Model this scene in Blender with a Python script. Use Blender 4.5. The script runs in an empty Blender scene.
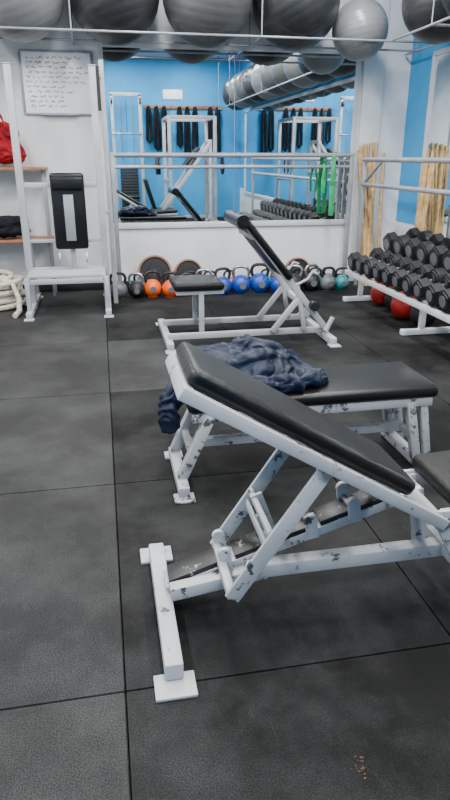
import bpy, bmesh, math, random
from mathutils import Vector, Matrix, noise
random.seed(7)
COL=bpy.context.scene.collection
# ---------------------------------------------------------------- materials
def newmat(name):
    m=bpy.data.materials.new(name); m.use_nodes=True
    nt=m.node_tree; b=nt.nodes['Principled BSDF']
    return m,nt,b
def N(nt,t,**kw):
    n=nt.nodes.new(t)
    for k,v in kw.items():
        if k in n.inputs: n.inputs[k].default_value=v
        else: setattr(n,k,v)
    return n
def ramp(nt,pts):
    r=nt.nodes.new('ShaderNodeValToRGB'); e=r.color_ramp.elements
    while len(e)<len(pts): e.new(0.5)
    for i,(p,c) in enumerate(pts):
        e[i].position=p; e[i].color=(c[0],c[1],c[2],1) if hasattr(c,'__len__') else (c,c,c,1)
    return r
def mat(name,col,rough=.5,metal=0,var=.08,scale=12,bump=.0,bscale=60,spec=.5):
    m,nt,b=newmat(name)
    tc=N(nt,'ShaderNodeTexCoord')
    n=N(nt,'ShaderNodeTexNoise',Scale=scale,Detail=6.0); nt.links.new(tc.outputs['Object'],n.inputs['Vector'])
    lo=[max(0,c*(1-var*2)) for c in col]; hi=[min(1,c*(1+var*2)) for c in col]
    r=ramp(nt,[(.3,lo),(.7,hi)]); nt.links.new(n.outputs[0],r.inputs[0]); nt.links.new(r.outputs[0],b.inputs['Base Color'])
    b.inputs['Roughness'].default_value=rough; b.inputs['Metallic'].default_value=metal; b.inputs['Specular IOR Level'].default_value=spec
    if bump:
        n2=N(nt,'ShaderNodeTexNoise',Scale=bscale,Detail=4.0); nt.links.new(tc.outputs['Object'],n2.inputs['Vector'])
        bp=N(nt,'ShaderNodeBump',Strength=bump,Distance=.01); nt.links.new(n2.outputs[0],bp.inputs['Height']); nt.links.new(bp.outputs[0],b.inputs['Normal'])
    return m
def chipped(name,col,thr=.6,scale=9,dark=(.03,.03,.035),rough=.42,spec=.5):
    m,nt,b=newmat(name); tc=N(nt,'ShaderNodeTexCoord')
    n=N(nt,'ShaderNodeTexNoise',Scale=scale,Detail=9.0,Roughness=.72); nt.links.new(tc.outputs['Object'],n.inputs['Vector'])
    r=ramp(nt,[(thr,0),(thr+.012,1)]); nt.links.new(n.outputs[0],r.inputs[0])
    n3=N(nt,'ShaderNodeTexNoise',Scale=4.0,Detail=5.0); nt.links.new(tc.outputs['Object'],n3.inputs['Vector'])
    r3=ramp(nt,[(.3,[c*.8 for c in col]),(.7,[min(1,c*1.1) for c in col])]); nt.links.new(n3.outputs[0],r3.inputs[0])
    mx=N(nt,'ShaderNodeMix',data_type='RGBA'); nt.links.new(r.outputs[0],mx.inputs['Factor'])
    nt.links.new(r3.outputs[0],mx.inputs[6]); mx.inputs[7].default_value=(*dark,1)
    nt.links.new(mx.outputs[2],b.inputs['Base Color']); b.inputs['Roughness'].default_value=rough; b.inputs['Specular IOR Level'].default_value=spec
    bp=N(nt,'ShaderNodeBump',Strength=.25,Distance=.004,invert=True); nt.links.new(r.outputs[0],bp.inputs['Height']); nt.links.new(bp.outputs[0],b.inputs['Normal'])
    return m
M={}
M['paint']=chipped('chipped_grey_paint',(.42,.43,.445),.600,14,(.05,.05,.055))
M['paint_worn']=chipped('worn_grey_paint',(.36,.37,.39),.575,16,(.05,.05,.055))
M['paint_clean']=chipped('light_grey_paint',(.37,.38,.395),.69,9)
M['vinyl']=mat('black_vinyl',(.004,.004,.004),.38,0,.2,8,.25,35,.36)
M['vinyl_soft']=mat('black_vinyl_matte',(.004,.004,.004),.5,0,.2,8,.25,35,.25)
M['vinyl_worn']=chipped('worn_vinyl_edge',(.005,.005,.005),.68,14,(.06,.06,.06),.36,.33)
M['tread']=chipped('ladder_rubber_tape',(.012,.012,.012),.60,20,(.22,.22,.22))
M['black']=mat('black_rubber',(.008,.008,.009),.5,0,.2,20,.2,80)
M['iron']=mat('cast_iron',(.009,.009,.010),.48,.1,.25,20,.2,80)
M['steel']=mat('steel_handle',(.35,.36,.38),.3,.9,.1)
M['pipe']=mat('painted_pipe',(.27,.29,.315),.35,.25,.08,5)
M['white']=mat('white_frame_paint',(.55,.57,.59),.5,0,.04,5)
M['mirror'],nt,b=newmat('mirror_glass'); b.inputs['Metallic'].default_value=1; b.inputs['Roughness'].default_value=.012
n=N(nt,'ShaderNodeTexNoise',Scale=3.0,Detail=4.0); r=ramp(nt,[(.3,(.86,.92,.93)),(.7,(.90,.95,.96))]); nt.links.new(n.outputs[0],r.inputs[0]); nt.links.new(r.outputs[0],b.inputs['Base Color'])
M['wood']=mat('pale_wood',(.50,.31,.13),.5,0,.15,18)
M['wood2']=mat('shelf_wood',(.28,.11,.05),.5,0,.15,14)
M['rope']=mat('cream_rope',(.52,.47,.38),.9,0,.15,40,.6,120)
M['red_cloth']=mat('red_cloth',(.24,.008,.014),.85,0,.2,10,.4,50,.2)
M['black_cloth']=mat('black_cloth',(.008,.009,.012),.9,0,.3,10,.4,50,.2)
M['navy']=mat('navy_nylon',(.005,.010,.027),.50,0,.12,6,.25,45,.26)
M['green']=mat('green_latex',(.02,.30,.11),.45,0,.1)
M['board']=mat('whiteboard_surface',(.93,.935,.94),.25,0,.01)
M['ink']=mat('black_marker',(.05,.05,.06),.6)
M['ink_red']=mat('red_marker',(.45,.06,.06),.6)
M['orange']=mat('orange_enamel',(.80,.10,.005),.38)
M['blue']=mat('blue_enamel',(.006,.045,.32),.35)
M['teal']=mat('teal_enamel',(.015,.20,.22),.4)
M['redk']=mat('red_enamel',(.28,.010,.009),.4)
M['greyk']=mat('grey_enamel',(.10,.11,.12),.4)
M['tan']=mat('tan_rim',(.30,.13,.06),.6)
M['ball_dark']=mat('charcoal_pvc',(.022,.023,.025),.33,0,.1,3)
M['ball_mid']=mat('grey_pvc',(.066,.068,.070),.33,0,.05,3)
M['ball_light']=mat('silver_pvc',(.15,.155,.16),.30,0,.04,3)
M['crumb']=mat('brown_crumb',(.14,.07,.04),.9)
M['lamp'],nt,b=newmat('led_diffuser'); b.inputs['Emission Color'].default_value=(.95,.98,1,1); b.inputs['Emission Strength'].default_value=6
def wallmat(name,col,dirt,scale=2.2):
    m,nt,b=newmat(name); tc=N(nt,'ShaderNodeTexCoord')
    n=N(nt,'ShaderNodeTexNoise',Scale=scale,Detail=8.0,Roughness=.65); nt.links.new(tc.outputs['Object'],n.inputs['Vector'])
    r=ramp(nt,[(.35,[c*dirt for c in col]),(.62,col)]); nt.links.new(n.outputs[0],r.inputs[0]); nt.links.new(r.outputs[0],b.inputs['Base Color'])
    b.inputs['Roughness'].default_value=.7
    n2=N(nt,'ShaderNodeTexNoise',Scale=45.0,Detail=4.0); nt.links.new(tc.outputs['Object'],n2.inputs['Vector'])
    bp=N(nt,'ShaderNodeBump',Strength=.15,Distance=.01); nt.links.new(n2.outputs[0],bp.inputs['Height']); nt.links.new(bp.outputs[0],b.inputs['Normal'])
    return m
M['wall']=wallmat('plaster_white',(.72,.735,.745),.86)
M['wallblue']=wallmat('plaster_blue',(.03,.31,.64),.88)
M['ceil']=wallmat('ceiling_paint',(.50,.52,.54),.9)
m,nt,b=newmat('speckled_rubber_tile'); M['floor']=m
tc=N(nt,'ShaderNodeTexCoord')
at=N(nt,'ShaderNodeAttribute',attribute_name='tile_tone')
n1=N(nt,'ShaderNodeTexNoise',Scale=1.2,Detail=10.0,Roughness=.70); nt.links.new(tc.outputs['Object'],n1.inputs['Vector'])
r1=ramp(nt,[(.42,0),(.78,1)]); nt.links.new(n1.outputs[0],r1.inputs[0])
n2=N(nt,'ShaderNodeTexNoise',Scale=240.0,Detail=2.0); nt.links.new(tc.outputs['Object'],n2.inputs['Vector'])
r2=ramp(nt,[(.35,.5),(.68,1.7)]); nt.links.new(n2.outputs[0],r2.inputs[0])
m1=N(nt,'ShaderNodeMath',operation='MULTIPLY_ADD'); nt.links.new(r1.outputs[0],m1.inputs[0]); m1.inputs[1].default_value=.034
nt.links.new(at.outputs['Fac'],m1.inputs[2])
m2=N(nt,'ShaderNodeMath',operation='MULTIPLY'); nt.links.new(m1.outputs[0],m2.inputs[0]); nt.links.new(r2.outputs[0],m2.inputs[1])
# fine swept scratches
mp=N(nt,'ShaderNodeMapping'); mp.inputs['Scale'].default_value=(26,3,1); mp.inputs['Rotation'].default_value=(0,0,.3); nt.links.new(tc.outputs['Object'],mp.inputs['Vector'])
n4=N(nt,'ShaderNodeTexNoise',Scale=1.6,Detail=5.0,Roughness=.7); nt.links.new(mp.outputs[0],n4.inputs['Vector'])
r4=ramp(nt,[(.62,0),(.78,.016)]); nt.links.new(n4.outputs[0],r4.inputs[0])
m3=N(nt,'ShaderNodeMath',operation='ADD'); nt.links.new(m2.outputs[0],m3.inputs[0]); nt.links.new(r4.outputs[0],m3.inputs[1])
cb=N(nt,'ShaderNodeCombineColor')
for i in range(3): nt.links.new(m3.outputs[0],cb.inputs[i])
nt.links.new(cb.outputs[0],b.inputs['Base Color']); b.inputs['Roughness'].default_value=.72; b.inputs['Specular IOR Level'].default_value=.11
bp=N(nt,'ShaderNodeBump',Strength=.2,Distance=.003); nt.links.new(n2.outputs[0],bp.inputs['Height']); nt.links.new(bp.outputs[0],b.inputs['Normal'])

# ---------------------------------------------------------------- mesh builder
class B:
    def __init__(s,name): s.name=name; s.bm=bmesh.new(); s.mats=[]
    def mi(s,k):
        if k not in s.mats: s.mats.append(k)
        return s.mats.index(k)
    def merge(s,t,k):
        i=s.mi(k)
        for f in t.faces: f.material_index=i
        me=bpy.data.meshes.new('t'); t.to_mesh(me); t.free(); s.bm.from_mesh(me); bpy.data.meshes.remove(me)
    def hexa(s,vs,k,bev=.004,seg=2):
        t=bmesh.new(); v=[t.verts.new(p) for p in vs]
        for f in((0,3,2,1),(4,5,6,7),(0,1,5,4),(1,2,6,5),(2,3,7,6),(3,0,4,7)): t.faces.new([v[i] for i in f])
        bmesh.ops.recalc_face_normals(t,faces=t.faces)
        if bev: bmesh.ops.bevel(t,geom=t.edges[:],offset=bev,segments=seg,affect='EDGES',profile=.5)
        s.merge(t,k)
    def box(s,c,d,k,bev=.004,rot=None,seg=2):
        c=Vector(c); R=rot or Matrix.Identity(3); h=[x/2 for x in d]; vs=[]
        for z in(-1,1):
            for x,y in((-1,-1),(1,-1),(1,1),(-1,1)): vs.append(c+R@Vector((x*h[0],y*h[1],z*h[2])))
        s.hexa(vs,k,bev,seg)
    def beam(s,p1,p2,w,h,k,bev=.004,up=(0,0,1),seg=2):
        p1=Vector(p1);p2=Vector(p2);d=(p2-p1).normalized();u=Vector(up)
        if abs(d.dot(u))>.98: u=Vector((0,1,0))
        sd=d.cross(u).normalized();u=sd.cross(d).normalized();vs=[]
        for p in(p1,p2):
            for a,b2 in((-1,-1),(1,-1),(1,1),(-1,1)): vs.append(p+sd*a*w/2+u*b2*h/2)
        s.hexa(vs,k,bev,seg)
    def cyl(s,p1,p2,r,k,r2=None,n=20,bev=0):
        p1=Vector(p1);p2=Vector(p2);d=p2-p1;t=bmesh.new()
        bmesh.ops.create_cone(t,cap_ends=True,segments=n,radius1=r,radius2=r if r2 is None else r2,depth=d.length)
        if bev: bmesh.ops.bevel(t,geom=[e for e in t.edges if abs(e.verts[0].co.z-e.verts[1].co.z)<1e-6],offset=bev,segments=2,affect='EDGES')
        t.transform(Matrix.Translation((p1+p2)/2)@d.to_track_quat('Z','Y').to_matrix().to_4x4()); s.merge(t,k)
    def lathe(s,prof,c,k,n=28,axis=(0,0,1)):
        t=bmesh.new(); rings=[]
        for r,z in prof:
            if r<1e-5: rings.append([t.verts.new((0,0,z))])
            else: rings.append([t.verts.new((r*math.cos(6.28318530*i/n),r*math.sin(6.28318530*i/n),z)) for i in range(n)])
        for a,b2 in zip(rings,rings[1:]):
            for i in range(n):
                j=(i+1)%n
                if len(a)==1 and len(b2)==1: continue
                if len(a)==1: t.faces.new((a[0],b2[i],b2[j]))
                elif len(b2)==1: t.faces.new((a[i],a[j],b2[0]))
                else: t.faces.new((a[i],a[j],b2[j],b2[i]))
        bmesh.ops.recalc_face_normals(t,faces=t.faces)
        t.transform(Matrix.Translation(Vector(c))@Vector(axis).to_track_quat('Z','Y').to_matrix().to_4x4()); s.merge(t,k)
    def tube(s,pts,r,k,n=10,closed=False,flat=None):
        pts=[Vector(p) for p in pts]; t=bmesh.new(); rings=[]; L=len(pts); pu=None
        for i,p in enumerate(pts):
            a=pts[(i-1)%L] if (closed or i>0) else p; b2=pts[(i+1)%L] if (closed or i<L-1) else p
            d=(b2-a).normalized()
            if pu is None: pu=d.orthogonal().normalized() if flat is None else Vector(flat)
            sd=d.cross(pu).normalized(); pu=sd.cross(d).normalized()
            rr=r[i] if hasattr(r,'__len__') else r
            rings.append([t.verts.new(p+(pu*math.cos(6.283185*q/n)+sd*math.sin(6.283185*q/n))*rr) for q in range(n)])
        for i in range(L if closed else L-1):
            a=rings[i];b2=rings[(i+1)%L]
            for q in range(n):
                w=(q+1)%n; t.faces.new((a[q],a[w],b2[w],b2[q]))
        if not closed: t.faces.new(rings[0][::-1]); t.faces.new(rings[-1])
        bmesh.ops.recalc_face_normals(t,faces=t.faces); s.merge(t,k)
    def done(s,ang=35):
        me=bpy.data.meshes.new(s.name); s.bm.to_mesh(me); s.bm.free()
        for k in s.mats: me.materials.append(M[k])
        for p in me.polygons: p.use_smooth=True
        me.set_sharp_from_angle(angle=math.radians(ang))
        o=bpy.data.objects.new(s.name,me); COL.objects.link(o); return o

# ---------------------------------------------------------------- room
XL,XR,YF,YB,ZC=-3.4,3.8,-1.9,7.9,3.9
w=B('wall_back'); w.box(((XL+XR)/2,YB+.1,ZC/2),(XR-XL+.4,.2,ZC),'wall',0); w.done()
w=B('wall_right'); w.box((XR+.1,(YF+YB)/2,ZC/2),(.2,YB-YF,ZC),'wallblue',0); w.box((XR-.004,(YF+YB)/2,.38),(.008,YB-YF,.76),'wall',0); w.done()
w=B('wall_left'); w.box((XL-.1,(YF+YB)/2,ZC/2),(.2,YB-YF,ZC),'wall',0); w.done()
w=B('wall_front'); w.box(((XL+XR)/2,YF-.1,ZC/2),(XR-XL+.4,.2,ZC),'wallblue',0); w.done()
w=B('ceiling'); w.box(((XL+XR)/2,(YF+YB)/2,ZC+.1),(XR-XL+.4,YB-YF+.4,.2),'ceil',0); w.done()
fl=B('floor'); xs=[-.03+1.12*k for k in range(-4,5)]; xs=[XL]+[x for x in xs if XL<x<XR]+[XR]
ys=[1.50+1.34*k for k in range(-3,6)]; ys=[YF]+[y for y in ys if YF<y<YB]+[YB]
tones={}
for i in range(len(xs)-1):
    for j in range(len(ys)-1):
        g=.003; x0,x1,y0,y1=xs[i]+g,xs[i+1]-g,ys[j]+g,ys[j+1]-g
        cx,cy=(x0+x1)/2,(y0+y1)/2
        t=.0035+random.random()*.004
        if cx<0: t=.018+random.random()*.007
        if cx>0 and cx<1.1 and 4.2<cy<5.6: t=.024
        tones[(round(cx,2),round(cy,2))]=t
        fl.box((cx,cy,-.02),(x1-x0,y1-y0,.04),'floor',.003)
fl.box(((XL+XR)/2,(YF+YB)/2,-.06),(XR-XL,YB-YF,.04),'black',0)
fo=fl.done(); me=fo.data; at=me.attributes.new('tile_tone','FLOAT','FACE'); ks=list(tones.items())
def tone(c):
    return min(ks,key=lambda k:max(abs(k[0][0]-c.x)/1.12,abs(k[0][1]-c.y)/1.36))[1]
for p in me.polygons: at.data[p.index].value=tone(p.center)
bb=B('baseboard_back'); bb.box(((XL+XR)/2,YB-.01,.05),(XR-XL,.02,.1),'black',.003); bb.done()

def framed_mirror(name,x0,x1,z0,z1,plane,vertical=()):
    o=B(name); t=.03
    def bx(a0,a1,b0,b1,th,k,off,bev=.003):
        if plane=='back': o.box(((a0+a1)/2,YB-off-th/2,(b0+b1)/2),(a1-a0,th,b1-b0),k,bev)
        else: o.box((XR-.008-off-th/2,(a0+a1)/2,(b0+b1)/2),(th,a1-a0,b1-b0),k,bev)
    bx(x0,x1,z0,z1,.008,'mirror',.002,0)
    fw=.05
    bx(x0-fw,x1+fw,z1,z1+fw,t,'white',0); bx(x0-fw,x1+fw,z0-fw*1.3,z0,t,'white',0)
    bx(x0-fw,x0,z0,z1,t,'white',0); bx(x1,x1+fw,z0,z1,t,'white',0)
    for v in vertical: bx(v-.004,v+.004,z0,z1,.012,'pipe',0,.001)
    return o.done()
framed_mirror('framed_mirror',.13,3.10,.80,2.68,'back',(1.62,))
framed_mirror('framed_mirror',-1.2,7.25,.70,2.60,'side',(2.0,4.8))
c=B('trim_1'); c.box((3.32,YB-.02,ZC/2),(.26,.04,ZC),'wall',.005); c.done()

o=B('ballet_barre')
o.cyl((.14,7.70,1.57),(3.08,7.70,1.57),.027,'pipe'); o.cyl((.14,7.70,1.44),(3.08,7.70,1.44),.018,'pipe')
for x in(.16,3.05):
    o.beam((x,7.70,0),(x,7.70,1.6),.05,.05,'pipe'); o.box((x,7.70,.006),(.12,.12,.012),'pipe')
    o.cyl((x,7.70,1.5),(x,7.86,1.5),.018,'pipe')
o.done()
o=B('ballet_barre')
for z,r in((1.52,.027),(1.24,.025)): o.cyl((3.17,7.62,z),(3.17,2.2,z),r,'pipe')
for y in(7.58,2.3): o.beam((3.17,y,.0),(3.17,y,1.53),.045,.045,'pipe')
o.beam((3.17,4.8,1.22),(3.17,4.8,1.54),.03,.03,'pipe'); o.cyl((3.17,4.8,1.38),(3.76,4.8,1.38),.018,'pipe')
o.beam((3.17,7.58,1.24),(3.17,7.1,1.5),.03,.03,'pipe')
o.done()

# ---------------------------------------------------------------- exercise balls on wall racks just below the ceiling
RZ=2.69; ZT=ZC-.012
o=B('ball_rack')
for y in(7.02,7.58): o.cyl((-3.3,y,RZ),(3.72,y,RZ),.012,'pipe')
for x in(-2.1,-.17,1.72,3.70):
    for y in(7.02,7.58): o.cyl((x,y,RZ),(x,y,ZT),.007,'pipe',n=8)
    o.cyl((x,7.02,RZ),(x,7.86,RZ),.012,'pipe')
o.done()
o=B('ball_rack')
for x in(3.12,3.66): o.cyl((x,6.95,RZ),(x,-1.5,RZ),.012,'pipe')
for y in(6.14,3.1,.0,-1.45):
    for x in(3.12,3.66): o.cyl((x,y,RZ),(x,y,ZT),.007,'pipe',n=8)
    o.cyl((3.12,y,RZ),(3.74,y,RZ),.012,'pipe')
o.done()
def gym_ball(c,r,k,ax):
    o=B('exercise_ball'); pr=[]
    n=90
    for i in range(n+1):
        a=-math.pi/2+math.pi*i/n; rr=r
        if abs(a)<1.0: rr=r*(1-.006*(.5+.5*math.cos(a*34))**6)
        pr.append((max(0,rr*math.cos(a)) if 0<i<n else 0,rr*math.sin(a)))
    o.lathe(pr,c,k,48,ax); o.cyl(Vector(c)+Vector(ax).normalized()*(r-.004),Vector(c)+Vector(ax).normalized()*(r+.004),.014,'black',n=12); o.done(60)
def seat_z(r,g): return RZ+math.sqrt((r+.012)**2-g*g)
for x,k,r in((-2.55,'ball_mid',.46),(-1.60,'ball_dark',.46),(-.67,'ball_light',.455),(.26,'ball_dark',.46),(1.21,'ball_mid',.46),(2.15,'ball_dark',.46),(2.88,'ball_light',.30)):
    gym_ball((x,7.30,seat_z(r,.28)+.002),r,k,(random.uniform(-.6,.6),random.uniform(-.8,.8),1))
for i in range(10):
    r=.375; gym_ball((3.39,6.52-.765*i,seat_z(r,.27)+.002),r,['ball_dark','ball_dark','ball_light','ball_mid','ball_mid','ball_light','ball_dark','ball_mid','ball_light','ball_dark'][i],(random.uniform(-.6,.6),.5,1))

# ---------------------------------------------------------------- foreground adjustable bench (A)
o=B('adjustable_incline_bench'); P='paint'
def plate(x,y,w=.13,d=.10): o.box((x,y,.006),(w,d,.012),P,.003)
o.beam((.125,1.50,.045),(.125,2.17,.045),.060,.062,P,.006)
plate(.125,1.485); plate(.125,2.185)
o.beam((.15,1.82,.10),(.50,1.82,.15),.05,.05,P,.005)
o.beam((.42,1.82,.16),(1.95,1.82,.16),.055,.055,P,.005)
o.beam((1.93,1.45,.045),(1.93,2.2,.045),.062,.062,P,.006); plate(1.93,1.44); plate(1.93,2.21)
o.beam((1.93,1.82,.07),(1.93,1.82,.19),.05,.05,P)
def lad(x): return .085+.325*(x-.15)
o.beam((.14,1.90,lad(.14)),(1.10,1.90,lad(1.10)),.105,.035,P,.004)
sx=[.36,.52,.68,.84,.99]
for i in range(len(sx)):
    a=sx[i]-.14+.012 if i else .15; b_=sx[i]-.02
    o.beam((a,1.90,lad(a)+.026),(b_,1.90,lad(b_)+.026),.095,.024,'tread',.004)
for x in sx:
    z=lad(x)
    for yy in(1.842,1.958):
        o.beam((x,yy,z-.01),(x-.012,yy,z+.070),.016,.046,P,.003,up=(1,0,0))
        o.cyl((x-.012,yy-.009,z+.068),(x-.012,yy+.009,z+.068),.024,P,n=16)
    o.cyl((x-.006,1.85,z+.03),(x-.006,1.95,z+.03),.012,'steel',n=12)
o.beam((1.09,1.88,lad(1.1)),(1.12,1.86,.16),.045,.04,P)
T=Vector((.185,0,.925)); E=Vector((1.085,0,.375)); dd=(E-T).normalized(); nn=Vector((-dd.z,0,dd.x)); nn=nn if nn.z>0 else -nn
def bp(s_,y,h=0): q=T+dd*s_+nn*h; return (q.x,y,q.z)
LB=(E-T).length
for y in(1.655,1.985): o.beam(bp(0,y),bp(LB,y),.035,.042,P,.005,up=nn)
o.beam(bp(.018,1.64),bp(.018,2.0),.035,.046,P,.005,up=nn)
o.beam(bp(.5,1.66),bp(.5,1.98),.04,.03,P,.004,up=nn); o.beam(bp(LB-.03,1.66),bp(LB-.03,1.98),.04,.04,P,.004,up=nn)
def pad(o,pfun,s0,s1,y0,y1,h0,h1,k='vinyl'):
    vs=[]
    for h in(h0,h1):
        for s_,y in((s0,y0),(s1,y0),(s1,y1),(s0,y1)): vs.append(pfun(s_,y,h))
    o.hexa([Vector(v) for v in vs],k,min(.028,(h1-h0)*.42),5)
pad(o,bp,.005,.885,1.662,1.99,.020,.080)
def sp(s_,y,h=0): a=math.radians(3); return (1.12+s_*math.cos(a)-h*math.sin(a),y,.385+s_*math.sin(a)+h*math.cos(a))
for y in(1.69,1.97): o.beam(sp(-.03,y),sp(.48,y),.035,.045,P,.005)
pad(o,sp,.0,.48,1.68,2.00,.024,.092,'vinyl_soft')
for y in(1.67,1.97):
    o.beam((1.06,y,.385),(1.20,y,.385),.014,.07,P,.003)
    o.beam((1.09,y,.37),(1.20,y,.17),.014,.06,P,.003,up=(1,0,0))
    o.cyl((1.09,y-.022,.38),(1.09,y+.022,.38),.022,'steel',n=16)
    o.beam((1.5,y,.36),(1.62,y,.17),.04,.04,P)
o.beam((1.20,1.66,.17),(1.20,1.98,.17),.05,.045,P); o.beam((1.62,1.66,.17),(1.62,1.98,.17),.05,.045,P)
for y in(1.665,1.975):
    o.beam((.65,y,.625),(.34,y,.165),.014,.055,P,.003,up=(1,0,0))
    o.cyl((.645,y-.022,.615),(.645,y+.022,.615),.016,'steel',n=14)
    o.box((.66,y,.615),(.09,.02,.035),P,.003)
o.beam((.34,1.66,.18),(.34,1.98,.18),.03,.03,P); o.beam((.46,1.67,.345),(.46,1.97,.345),.012,.035,P)
o.beam((.475,1.90,.42),(.54,1.90,.24),.014,.045,P,.003,up=(1,0,0))
o.beam((.47,1.67,.40),(.47,1.97,.40),.02,.02,P)
o.done()

# ---------------------------------------------------------------- flat bench (B)
o=B('flat_bench'); P='paint_worn'
o.beam((.30,2.62,.035),(.30,3.10,.035),.055,.05,P,.005); o.box((.30,2.62,.006),(.10,.09,.012),P); o.box((.30,3.10,.006),(.10,.09,.012),P)
o.beam((1.57,2.72,.035),(1.57,3.14,.035),.055,.05,P,.005)
for y in(2.74,3.06):
    o.beam((.30,y,.05),(.45,y,.38),.055,.05,P,.004,up=(1,0,0))
    o.beam((1.56,y,.05),(1.49,y,.38),.05,.045,P,.004,up=(1,0,0))
    o.beam((1.63,y,.02),(1.565,y,.38),.03,.04,P,.004,up=(1,0,0))
    o.beam((.36,y,.375),(1.61,y,.375),.04,.045,P,.005)
o.beam((.40,2.74,.375),(.40,3.06,.375),.04,.045,P); o.beam((1.59,2.74,.375),(1.59,3.06,.375),.04,.045,P)
o.beam((.36,2.90,.17),(1.55,2.90,.17),.045,.045,P)
o.beam((.36,2.74,.17),(.36,3.06,.17),.035,.035,P); o.beam((1.54,2.74,.17),(1.54,3.06,.17),.035,.035,P)
def fp(s_,y,h=0): return (s_,y,.398+h)
pad(o,fp,.34,1.64,2.71,3.15,0,.065,'vinyl_worn')
o.done()

# ---------------------------------------------------------------- jacket and other soft things
def blob_mesh(name,ells,tubes,k,amp=.02,vox=.012,fr=7,floorz=None,smooth=4,fine=.55,post=0):
    o=B(name)
    for c,s_,rz in ells:
        t=bmesh.new(); bmesh.ops.create_icosphere(t,subdivisions=4,radius=1)
        t.transform(Matrix.Translation(c)@Matrix.Rotation(rz,4,'Z')@Matrix.Diagonal((*s_,1))); o.merge(t,k)
    for pts,r in tubes: o.tube(pts,r,k,12)
    ob=o.done(); md=ob.modifiers.new('r','REMESH'); md.mode='VOXEL'; md.voxel_size=vox
    sm=ob.modifiers.new('s','SMOOTH'); sm.iterations=smooth
    dg=bpy.context.evaluated_depsgraph_get(); dg.update(); me=bpy.data.meshes.new_from_object(ob.evaluated_get(dg)); ob.modifiers.clear(); ob.data=me
    if not me.materials: me.materials.append(M[k])
    nr=[v.normal.copy() for v in me.vertices]
    for v,nv in zip(me.vertices,nr):
        p=v.co*fr; q=p+noise.noise_vector(p*.6)*1.1
        a=1-abs(noise.noise(Vector((q.x*.9,q.y*1.7,q.z*1.2))))*3.2; b2=1-abs(noise.noise(q*2.3))*3.5
        v.co+=nv*(amp*(a-.4)+amp*fine*(b2-.4))
        if floorz is not None and v.co.z<floorz and v.co.x>.33: v.co.z=floorz
    for p in me.polygons: p.use_smooth=True
    if post:
        sm=ob.modifiers.new('s','SMOOTH'); sm.iterations=post
    return ob
blob_mesh('navy_jacket',[((.58,2.97,.540),(.23,.19,.070),.2),((.53,3.0,.58),(.17,.15,.065),0),((.74,2.96,.54),(.19,.17,.080),.5),((.92,2.93,.50),(.17,.14,.045),-.5),((.44,2.90,.51),(.13,.17,.055),0)],
  [([(.42,2.78,.51),(.60,2.73,.52),(.78,2.74,.51),(.93,2.79,.50),(1.07,2.86,.49)],[.05,.055,.05,.05,.035]),
   ([(.48,2.95,.53),(.34,2.88,.49),(.265,2.84,.42),(.255,2.82,.34),(.27,2.82,.28)],[.07,.075,.055,.05,.042]),
   ([(.50,3.1,.56),(.70,3.10,.62),(.86,3.05,.59),(1.02,2.98,.50)],[.045,.055,.045,.04]),
   ([(.55,2.84,.59),(.72,2.88,.63),(.88,2.95,.58)],[.028,.034,.028])],'navy',.017,.0075,8.5,.466,3,.38,2)

# ---------------------------------------------------------------- preacher curl bench (C)
o=B('preacher_curl_bench'); P='paint_clean'
o.beam((.50,5.08,.035),(.50,6.0,.035),.06,.06,P,.005); o.box((.5,5.05,.006),(.1,.1,.012),P); o.box((.5,6.02,.006),(.1,.1,.012),P)
o.beam((1.93,5.0,.035),(1.93,6.0,.035),.06,.06,P,.005); o.box((1.93,4.98,.006),(.1,.1,.012),P); o.box((1.93,6.02,.006),(.1,.1,.012),P)
for y in(5.25,5.75): o.beam((.50,y,.085),(1.93,y,.085),.05,.05,P,.005)
for y in(5.3,5.7):
    o.beam((.80,y,.10),(.80,y,.46),.045,.045,P)
    o.beam((.58,y,.455),(1.0,y,.455),.035,.035,P)
o.beam((.8,5.3,.44),(.8,5.7,.44),.04,.04,P)
o.hexa([Vector(v) for v in[(.56,5.25,.475),(1.0,5.25,.475),(1.0,5.70,.475),(.56,5.70,.475),(.56,5.25,.54),(1.0,5.25,.54),(1.0,5.70,.54),(.56,5.70,.54)]],'vinyl_soft',.026,5)
for y in(5.2,5.72):
    o.beam((1.20,y,1.0),(1.92,y,.10),.045,.055,P,.004)
    o.beam((1.42,y,.10),(1.68,y,.42),.04,.045,P,.004)
    o.beam((1.72,y,.10),(1.63,y,.52),.035,.04,P,.004)
o.beam((1.24,5.2,.92),(1.24,5.72,.92),.04,.04,P); o.beam((1.72,5.2,.33),(1.72,5.72,.33),.05,.05,P)
T2=Vector((1.12,0,1.03)); E2=Vector((1.60,0,.45)); d2=(E2-T2).normalized(); n2_=Vector((-d2.z,0,d2.x))
def pp(s_,y,h=0): q=T2+d2*s_+n2_*h; return (q.x,y,q.z)
pad(o,pp,0,.64,5.14,5.78,.02,.08)
o.cyl((1.14,5.14,1.05),(1.14,5.78,1.05),.055,'vinyl',n=24,bev=.015)
for y in(5.18,5.74): o.tube([(1.64,y,.52),(1.72,y,.56),(1.76,y,.62),(1.81,y,.60)],.012,P,10)
o.cyl((1.78,5.1,.33),(1.78,5.2,.33),.04,'black',n=20,bev=.008); o.cyl((1.9,5.14,.10),(1.96,5.14,.22),.022,P)
o.done()

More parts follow.
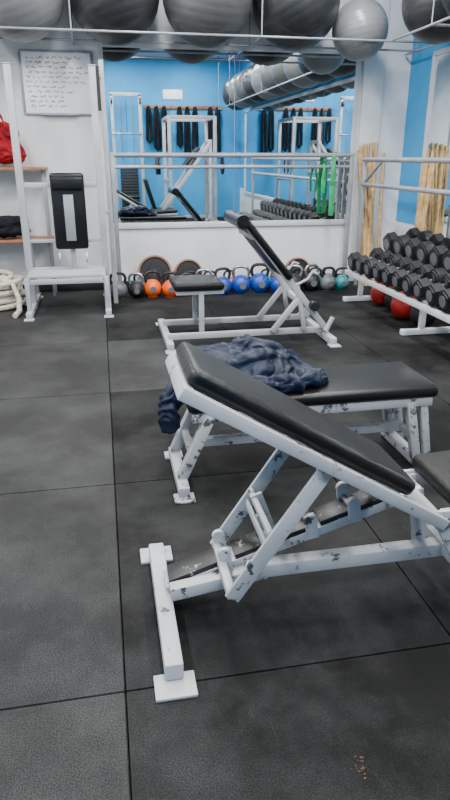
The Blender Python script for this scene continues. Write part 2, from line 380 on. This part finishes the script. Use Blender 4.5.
# ---------------------------------------------------------------- knee raise tower
o=B('knee_raise_tower'); P='paint_clean'
for x in(-.80,.0):
    o.beam((x,6.98,0),(x,6.98,2.38),.07,.06,P,.005); o.box((x,6.98,2.385),(.08,.07,.012),P)
    o.beam((x,6.45,.035),(x,7.55,.035),.06,.06,P,.005)
    o.box((x,6.44,.006),(.1,.1,.012),P); o.box((x,7.56,.006),(.1,.1,.012),P)
    o.beam((x,6.58,.05),(x,6.58,.40),.045,.045,P)
    o.beam((x,7.5,.05),(x,7.0,1.2),.04,.04,P)
o.beam((.09,7.1,0),(.09,7.1,2.45),.05,.05,P); o.beam((.0,7.0,2.3),(.09,7.1,2.3),.03,.03,P); o.beam((.0,7.0,1.0),(.09,7.1,1.0),.03,.03,P)
o.cyl((.05,6.96,2.38),(.05,6.96,1.98),.018,'black')
o.beam((-.80,6.98,1.28),(0,6.98,1.28),.045,.05,P); o.beam((-.80,6.98,.42),(0,6.98,.42),.045,.05,P); o.beam((-.80,6.98,.72),(0,6.98,.72),.03,.035,P)
for i in range(7): o.beam((-.79,6.60+.055*i,.41),(-.01,6.60+.055*i,.41),.035,.028,P,.004)
for x in(-.78,-.02): o.beam((x,6.56,.39),(x,6.98,.39),.03,.06,P)
o.beam((-.79,6.575,.36),(-.01,6.575,.36),.03,.05,P)
o.hexa([Vector(v) for v in[(-.50,6.87,.64),(-.16,6.87,.64),(-.16,6.95,.64),(-.50,6.95,.64),(-.50,6.87,1.40),(-.16,6.87,1.40),(-.16,6.95,1.40),(-.50,6.95,1.40)]],'vinyl',.03,4)
o.box((-.33,6.865,.96),(.10,.02,.46),'pipe',.004); o.box((-.33,6.85,1.30),(.32,.04,.12),'vinyl',.015,seg=4)
o.beam((-.33,6.96,.40),(-.33,6.96,1.35),.05,.05,P)
for x in(-.47,-.19): o.beam((x,6.93,.60),(x,6.90,.50),.02,.03,'steel')
o.done()

# whiteboard
o=B('whiteboard'); zc=2.31; o.box((-.38,7.885,zc),(.74,.02,.60),'board',.002)
for a,b_ in(((-.76,zc+.31),(0,zc+.31)),((-.76,zc-.31),(0,zc-.31)),((-.76,zc-.31),(-.76,zc+.31)),((0,zc-.31),(0,zc+.31))):
    o.beam((a[0],7.88,a[1]),(b_[0],7.88,b_[1]),.025,.022,'pipe',.003)
o.box((-.38,7.855,zc-.32),(.4,.05,.012),'pipe')
for li in range(11):
    z=zc+.25-li*.048; x=-.72+random.random()*.04; end=-.05-random.random()*.30
    if li>7: end=-.35
    while x<end:
        wl=random.uniform(.03,.08); n_=int(wl/.007); pts=[(x+i*.007,7.873,z+random.uniform(-.013,.013)) for i in range(n_+1)]
        if len(pts)>2: o.tube(pts,.0030,'ink_red' if li in(0,5) else 'ink',4)
        x+=wl+.024
o.done()

o=B('wooden_shelf')
for z in(1.43,.66): o.box((-1.10,7.67,z),(1.05,.40,.03),'wood2',.004)
for x in(-1.6,-.62):
    for y in(7.62,7.84): o.beam((x,y,0),(x,y,1.46),.03,.03,'pipe')
o.done()
blob_mesh('red_gym_bag',[((-1.00,7.66,1.625),(.20,.14,.15),0),((-.98,7.66,1.78),(.15,.12,.12),.3),((-.88,7.64,1.57),(.10,.10,.10),.3)],[([(-1.1,7.58,1.74),(-1.03,7.55,2.03),(-.90,7.58,1.76)],.035)],'red_cloth',.012,.012,9,1.447)
blob_mesh('black_gym_bag',[((-1.40,7.66,1.61),(.13,.14,.15),0)],[([(-1.47,7.56,1.7),(-1.40,7.54,1.86),(-1.32,7.56,1.7)],.02)],'black_cloth',.008,.014,8)
blob_mesh('folded_towels',[((-1.12,7.66,.76),(.30,.15,.07),0),((-1.05,7.66,.85),(.22,.13,.08),.3)],[],'black_cloth',.010,.014,8)
o=B('battle_rope'); pts=[]
for i in range(520):
    a=i*.165; t=i/520; r=.30-.13*((i*.013)%1)+.03*math.sin(a*.37)
    pts.append((-1.26+r*1.2*math.cos(a)+.05*math.sin(i*.05),7.12+r*.85*math.sin(a),.03+.33*t+.014*math.sin(a*2.3)))
pts+=[(-1.0,6.95,.30),(-.93,6.85,.14),(-.92,6.70,.04),(-.95,6.55,.028)]
o.tube(pts,.028,'rope',8); o.done()

# ---------------------------------------------------------------- kettlebells
def kettlebell(x,y,k,s=1.0,rz=0,hk=None):
    o=B('kettlebell'); r=.108*s; zc=r*.93; pr=[(0,0),(r*.62,0)]
    for i in range(20):
        a=-1.15+2.4*i/19; pr.append((r*math.cos(a),zc+r*math.sin(a)))
    pr.append((0,zc+r*.99)); o.lathe(pr,(x,y,0),k,28)
    pts=[(-.62,.62),(-.78,1.1),(-.80,1.45),(-.62,1.78),(-.3,1.90),(0,1.92),(.3,1.90),(.62,1.78),(.80,1.45),(.78,1.1),(.62,.62)]
    q=[Vector((x+math.cos(rz)*a*r,y+math.sin(rz)*a*r,zc+(b_-.1)*r)) for a,b_ in pts]
    sm=[]
    for i in range(len(q)-1):
        p0=q[max(0,i-1)];p1=q[i];p2=q[i+1];p3=q[min(len(q)-1,i+2)]
        for t in(0,.33,.66): sm.append(.5*((2*p1)+(p2-p0)*t+(2*p0-5*p1+4*p2-p3)*t*t+(3*p1-p0-3*p2+p3)*t**3))
    sm.append(q[-1]); o.tube(sm,.0175*s,hk or k,10); o.lathe([(0,0),(r*.35,0),(r*.35,.006),(0,.008)],(x,y-r*.975,zc),'greyk',16,(0,-1,0)); o.done(50)
ks_=[(.13,'greyk',.95),(.34,'iron',.9),(.53,'orange',.95),(.74,'orange',.9),(.94,'redk',.82),(1.15,'iron',.95),(1.37,'blue',1.0),(1.60,'blue',1.05),(1.84,'blue',1.10),(2.06,'blue',.9),(2.27,'iron',1.0),(2.50,'iron',1.0),(2.70,'greyk',.9),(2.89,'teal',.85)]
for i,(x,k,s_) in enumerate(ks_):
    kettlebell(x,7.36+.02*((i*7)%3-1),k,s_*1.04,random.uniform(-.35,.35),'steel' if k=='blue' and i%2 else ('iron' if k!='iron' else 'steel'))
for i,(x,k) in enumerate(((.40,'teal'),(.80,'iron'),(1.02,'iron'),(1.26,'redk'),(1.50,'orange'),(1.98,'teal'),(2.18,'redk'),(2.40,'iron'),(2.62,'teal'),(2.80,'greyk'))):
    kettlebell(x,7.59,k,.8,random.uniform(-.4,.4),'iron')
def bumper(x,y,r,k):
    o=B('bumper_plate'); w_=.05
    o.lathe([(.03,0),(.03,w_),(r*.45,w_),(r*.5,w_*.8),(r*.82,w_*.8),(r*.86,w_),(r*.98,w_),(r,w_*.85),(r,w_*.15),(r*.98,0),(.03,0)],(x,y,r*.985),k,40,(0,-1,.16))
    o.lathe([(r*.9,w_*1.0),(r*.9,w_*1.06),(r*.985,w_*1.06),(r*1.0,w_*.9)],(x,y,r*.985),'tan',40,(0,-1,.16)); o.done()
bumper(.60,7.83,.21,'black'); bumper(1.02,7.83,.18,'black'); bumper(2.45,7.83,.17,'black')

o=B('resistance_band')
def band(x,z0,L,wd,k='green'):
    pts=[(x-.02,7.665,z0-L),(x-.03,7.66,z0-L*.5),(x-.01,7.662,z0-.03),(x,7.70,z0+.032),(x+.01,7.738,z0-.03),(x+.03,7.74,z0-L*.5),(x+.02,7.735,z0-L)]
    for a,b_ in zip(pts,pts[1:]): o.beam(a,b_,wd,.006,k,.001,up=(0,1,0))
    o.beam(pts[0],pts[-1],wd,.008,k,.001)
band(2.82,1.57,.70,.05); band(2.70,1.44,.30,.03)
o.done()

o=B('wooden_sticks')
for i in range(20):
    bx_=random.uniform(3.26,3.45); by=random.uniform(7.46,7.66); tx=bx_+random.uniform(-.14,.16)-.04
    o.cyl((bx_,by,0),(tx,7.83,random.uniform(1.5,1.72)),.020,'wood',n=12)
for i in range(6):
    bx_=random.uniform(3.55,3.68); by=random.uniform(6.95,7.15)
    o.cyl((bx_,by,.0),(3.735,by+random.uniform(-.1,.15),random.uniform(1.45,1.65)),.018,'wood',n=12)
o.done()

# ---------------------------------------------------------------- dumbbell rack
o=B('dumbbell_rack'); P='white'
Y0,Y1=3.3,6.75
for x0,x1,z in((2.70,3.00,.33),(3.08,3.40,.50)):
    for x,zz in((x0,z),(x1,z+.05)): o.beam((x,Y0,zz),(x,Y1,zz),.04,.055,P,.004)
for y in(3.4,5.2,6.68):
    o.beam((2.66,y,.03),(3.5,y,.03),.06,.05,P); o.beam((2.86,y,.04),(2.86,y,.34),.05,.05,P); o.beam((3.25,y,.04),(3.25,y,.50),.05,.05,P)
    o.beam((2.68,y,.32),(3.02,y,.37),.04,.03,P); o.beam((3.06,y,.49),(3.42,y,.54),.04,.03,P)
    o.beam((2.88,y,.34),(3.25,y,.48),.04,.03,P)
o.done()
def dumbbell(x,y,z,r,L,tilt,hexa=False):
    o=B('dumbbell'); a=tilt; d=Vector((math.cos(a),0,math.sin(a))); c=Vector((x,y,z))
    hl=L*.31; n_=6 if hexa else 24
    for s_ in(-1,1):
        o.cyl(c+d*s_*(L/2-hl),c+d*s_*L/2,r,'iron',n=n_,bev=.016)
        o.cyl(c+d*s_*(L/2-.002),c+d*s_*(L/2+.004),r*.5,'greyk',n=20)
        o.cyl(c+d*s_*(L/2-hl-.012),c+d*s_*(L/2-hl),r*.6,'iron',n=20)
    o.cyl(c-d*(L/2-hl),c+d*(L/2-hl),.017,'steel',n=12); o.done()
tl=math.atan(.05/.31)
y=3.47; i=0
while y<6.65:
    r=.096+.008*((y-3.4)/3.6); dumbbell(2.85,y,.385+r*.98+.006,r,.38,tl,i%4!=0); y+=2*r+.022; i+=1
y=3.47
while y<6.62:
    r=.112+.012*((y-3.4)/3.6); dumbbell(3.25,y,.555+r*.98+.006,r,.38,tl,i%2==1); y+=2*r+.022; i+=1
def medball(x,y,r,k):
    o=B('medicine_ball'); pr=[(0,-r)]
    for i in range(1,48):
        a=-math.pi/2+math.pi*i/48; rr=r*(1-.02*math.exp(-(a*9)**2)); pr.append((rr*math.cos(a),rr*math.sin(a)))
    pr.append((0,r)); o.lathe(pr,(x,y,r),k,40,(.5,.4,1)); o.done(60)
medball(3.02,6.42,.14,'redk'); medball(2.97,5.78,.145,'redk'); medball(3.03,6.10,.13,'iron'); medball(3.0,5.45,.13,'iron')

o=B('floor_debris')
for i in range(26):
    t=bmesh.new(); bmesh.ops.create_icosphere(t,subdivisions=1,radius=random.uniform(.0012,.0032)); t.transform(Matrix.Translation((.59+random.gauss(0,.012),1.117+random.gauss(0,.018),.002))); o.merge(t,'crumb')
o.done()

# ---------------------------------------------------------------- gear behind the camera (seen in mirrors)
o=B('power_rack'); P='paint_clean'
for x in(1.7,2.8):
    for y in(-1.5,-.2): o.beam((x,y,0),(x,y,2.45),.08,.08,P)
    o.beam((x,-1.5,2.43),(x,-.2,2.43),.07,.07,P); o.beam((x,-1.5,.05),(x,-.2,.05),.07,.07,P); o.beam((x,-1.5,1.0),(x,-.2,1.0),.05,.05,P)
for y in(-1.5,-.2): o.beam((1.7,y,2.43),(2.8,y,2.43),.07,.07,P)
o.beam((1.7,-1.5,.05),(2.8,-1.5,.05),.07,.07,P)
o.cyl((1.30,-.14,1.35),(3.05,-.14,1.35),.014,'steel')
for x in(1.35,1.41,2.95): o.cyl((x,-.14,1.35),(x+.04,-.14,1.35),.2,'iron',n=32,bev=.006)
for x in(1.7,2.8): o.beam((x,-.17,1.31),(x,-.08,1.33),.05,.03,P)
o.done()
o=B('leg_press_machine')
for y in(.3,.9):
    o.beam((1.0,y,.05),(2.9,y,.05),.07,.07,P); o.beam((1.15,y,.1),(2.5,y,1.85),.09,.07,P); o.beam((2.5,y,.05),(2.5,y,1.9),.07,.07,P)
for x in(1.0,2.9): o.beam((x,.3,.05),(x,.9,.05),.06,.06,P)
o.beam((2.5,.3,1.88),(2.5,.9,1.88),.07,.07,P)
o.box((2.1,.6,1.55),(.06,.6,.5),'iron',.01,Matrix.Rotation(.7,3,'Y')); o.box((1.4,.6,.4),(.5,.45,.08),'vinyl',.03,seg=4); o.box((1.12,.6,.75),(.08,.45,.7),'vinyl',.03,Matrix.Rotation(-.3,3,'Y'),seg=4)
o.done()
o=B('cable_machine')
for x in(.42,1.12):
    o.beam((x,-1.5,0),(x,-1.5,3.0),.08,.08,P); o.beam((x,-1.75,.04),(x,-.8,.04),.08,.07,P); o.cyl((x-.02,-1.40,2.85),(x+.02,-1.40,2.85),.07,'iron',n=24)
o.beam((.38,-1.5,3.0),(1.16,-1.5,3.0),.08,.08,P); o.beam((.42,-1.5,.1),(1.12,-1.5,.1),.08,.08,P)
for i in range(16): o.box((.77,-1.5,.2+i*.07),(.45,.16,.062),'iron',.006)
for x in(.62,.92): o.cyl((x,-1.5,.1),(x,-1.5,2.96),.012,'steel',n=10)
o.cyl((.77,-1.42,2.9),(.77,-1.42,2.1),.006,'black',n=8); o.cyl((.40,-1.42,2.1),(1.14,-1.42,2.1),.018,'steel',n=12)
o.box((.77,-.95,.6),(.4,.4,.09),'vinyl',.03,seg=4); o.beam((.77,-1.0,.05),(.77,-1.0,.56),.07,.07,P); o.beam((.77,-1.5,.1),(.77,-.85,.07),.07,.06,P)
o.done()
o=B('hanging_gear_rail')
o.beam((1.25,YF+.03,2.75),(3.3,YF+.03,2.75),.03,.08,'wood2')
for i in range(10):
    x=1.35+i*.2; o.tube([(x,YF+.07,2.77),(x,YF+.14,2.75),(x,YF+.16,2.80)],.008,'steel',8)
    if i%4!=3:
        L=random.uniform(.7,1.15); o.tube([(x,YF+.13,2.75),(x-.03,YF+.12,2.6),(x-.05,YF+.12,2.72-L),(x+.01,YF+.12,2.66-L),(x+.05,YF+.12,2.72-L),(x+.04,YF+.12,2.6),(x,YF+.14,2.76)],.04,'black_cloth',8)
o.done()
o=B('wall_poster'); o.box((2.0,YF+.012,3.05),(.5,.02,.22),'board',.002); o.done()

# ---------------------------------------------------------------- lights
def fixture(x,y,lx,ly,e):
    o=B('led_panel_light'); o.box((x,y,ZC-.03),(lx+.06,ly+.06,.05),'white',.004); o.box((x,y,ZC-.058),(lx,ly,.008),'lamp',0); o.done()
    ld=bpy.data.lights.new('led_area','AREA'); ld.shape='RECTANGLE'; ld.size=lx; ld.size_y=ly; ld.energy=e; ld.color=(1,.995,.985)
    lo=bpy.data.objects.new('led_area_light',ld); lo.location=(x,y,ZC-.075); COL.objects.link(lo)
for y in(-.4,2.0,4.1,6.0):
    for x in(-1.9,.5,2.4): fixture(x,y,.3,1.2,86)
wd=bpy.data.worlds.new('w'); wd.use_nodes=True; bpy.context.scene.world=wd; wd.node_tree.nodes['Background'].inputs[0].default_value=(.8,.85,.9,1); wd.node_tree.nodes['Background'].inputs[1].default_value=.3

cd=bpy.data.cameras.new('camera'); cd.sensor_fit='VERTICAL'; cd.sensor_height=36; cd.lens=620/800*36; cd.clip_start=.05
co=bpy.data.objects.new('camera',cd); co.location=(0,0,1.55); co.rotation_euler=(math.pi/2-math.atan(243/620),0,math.radians(-10.8)); COL.objects.link(co); bpy.context.scene.camera=co
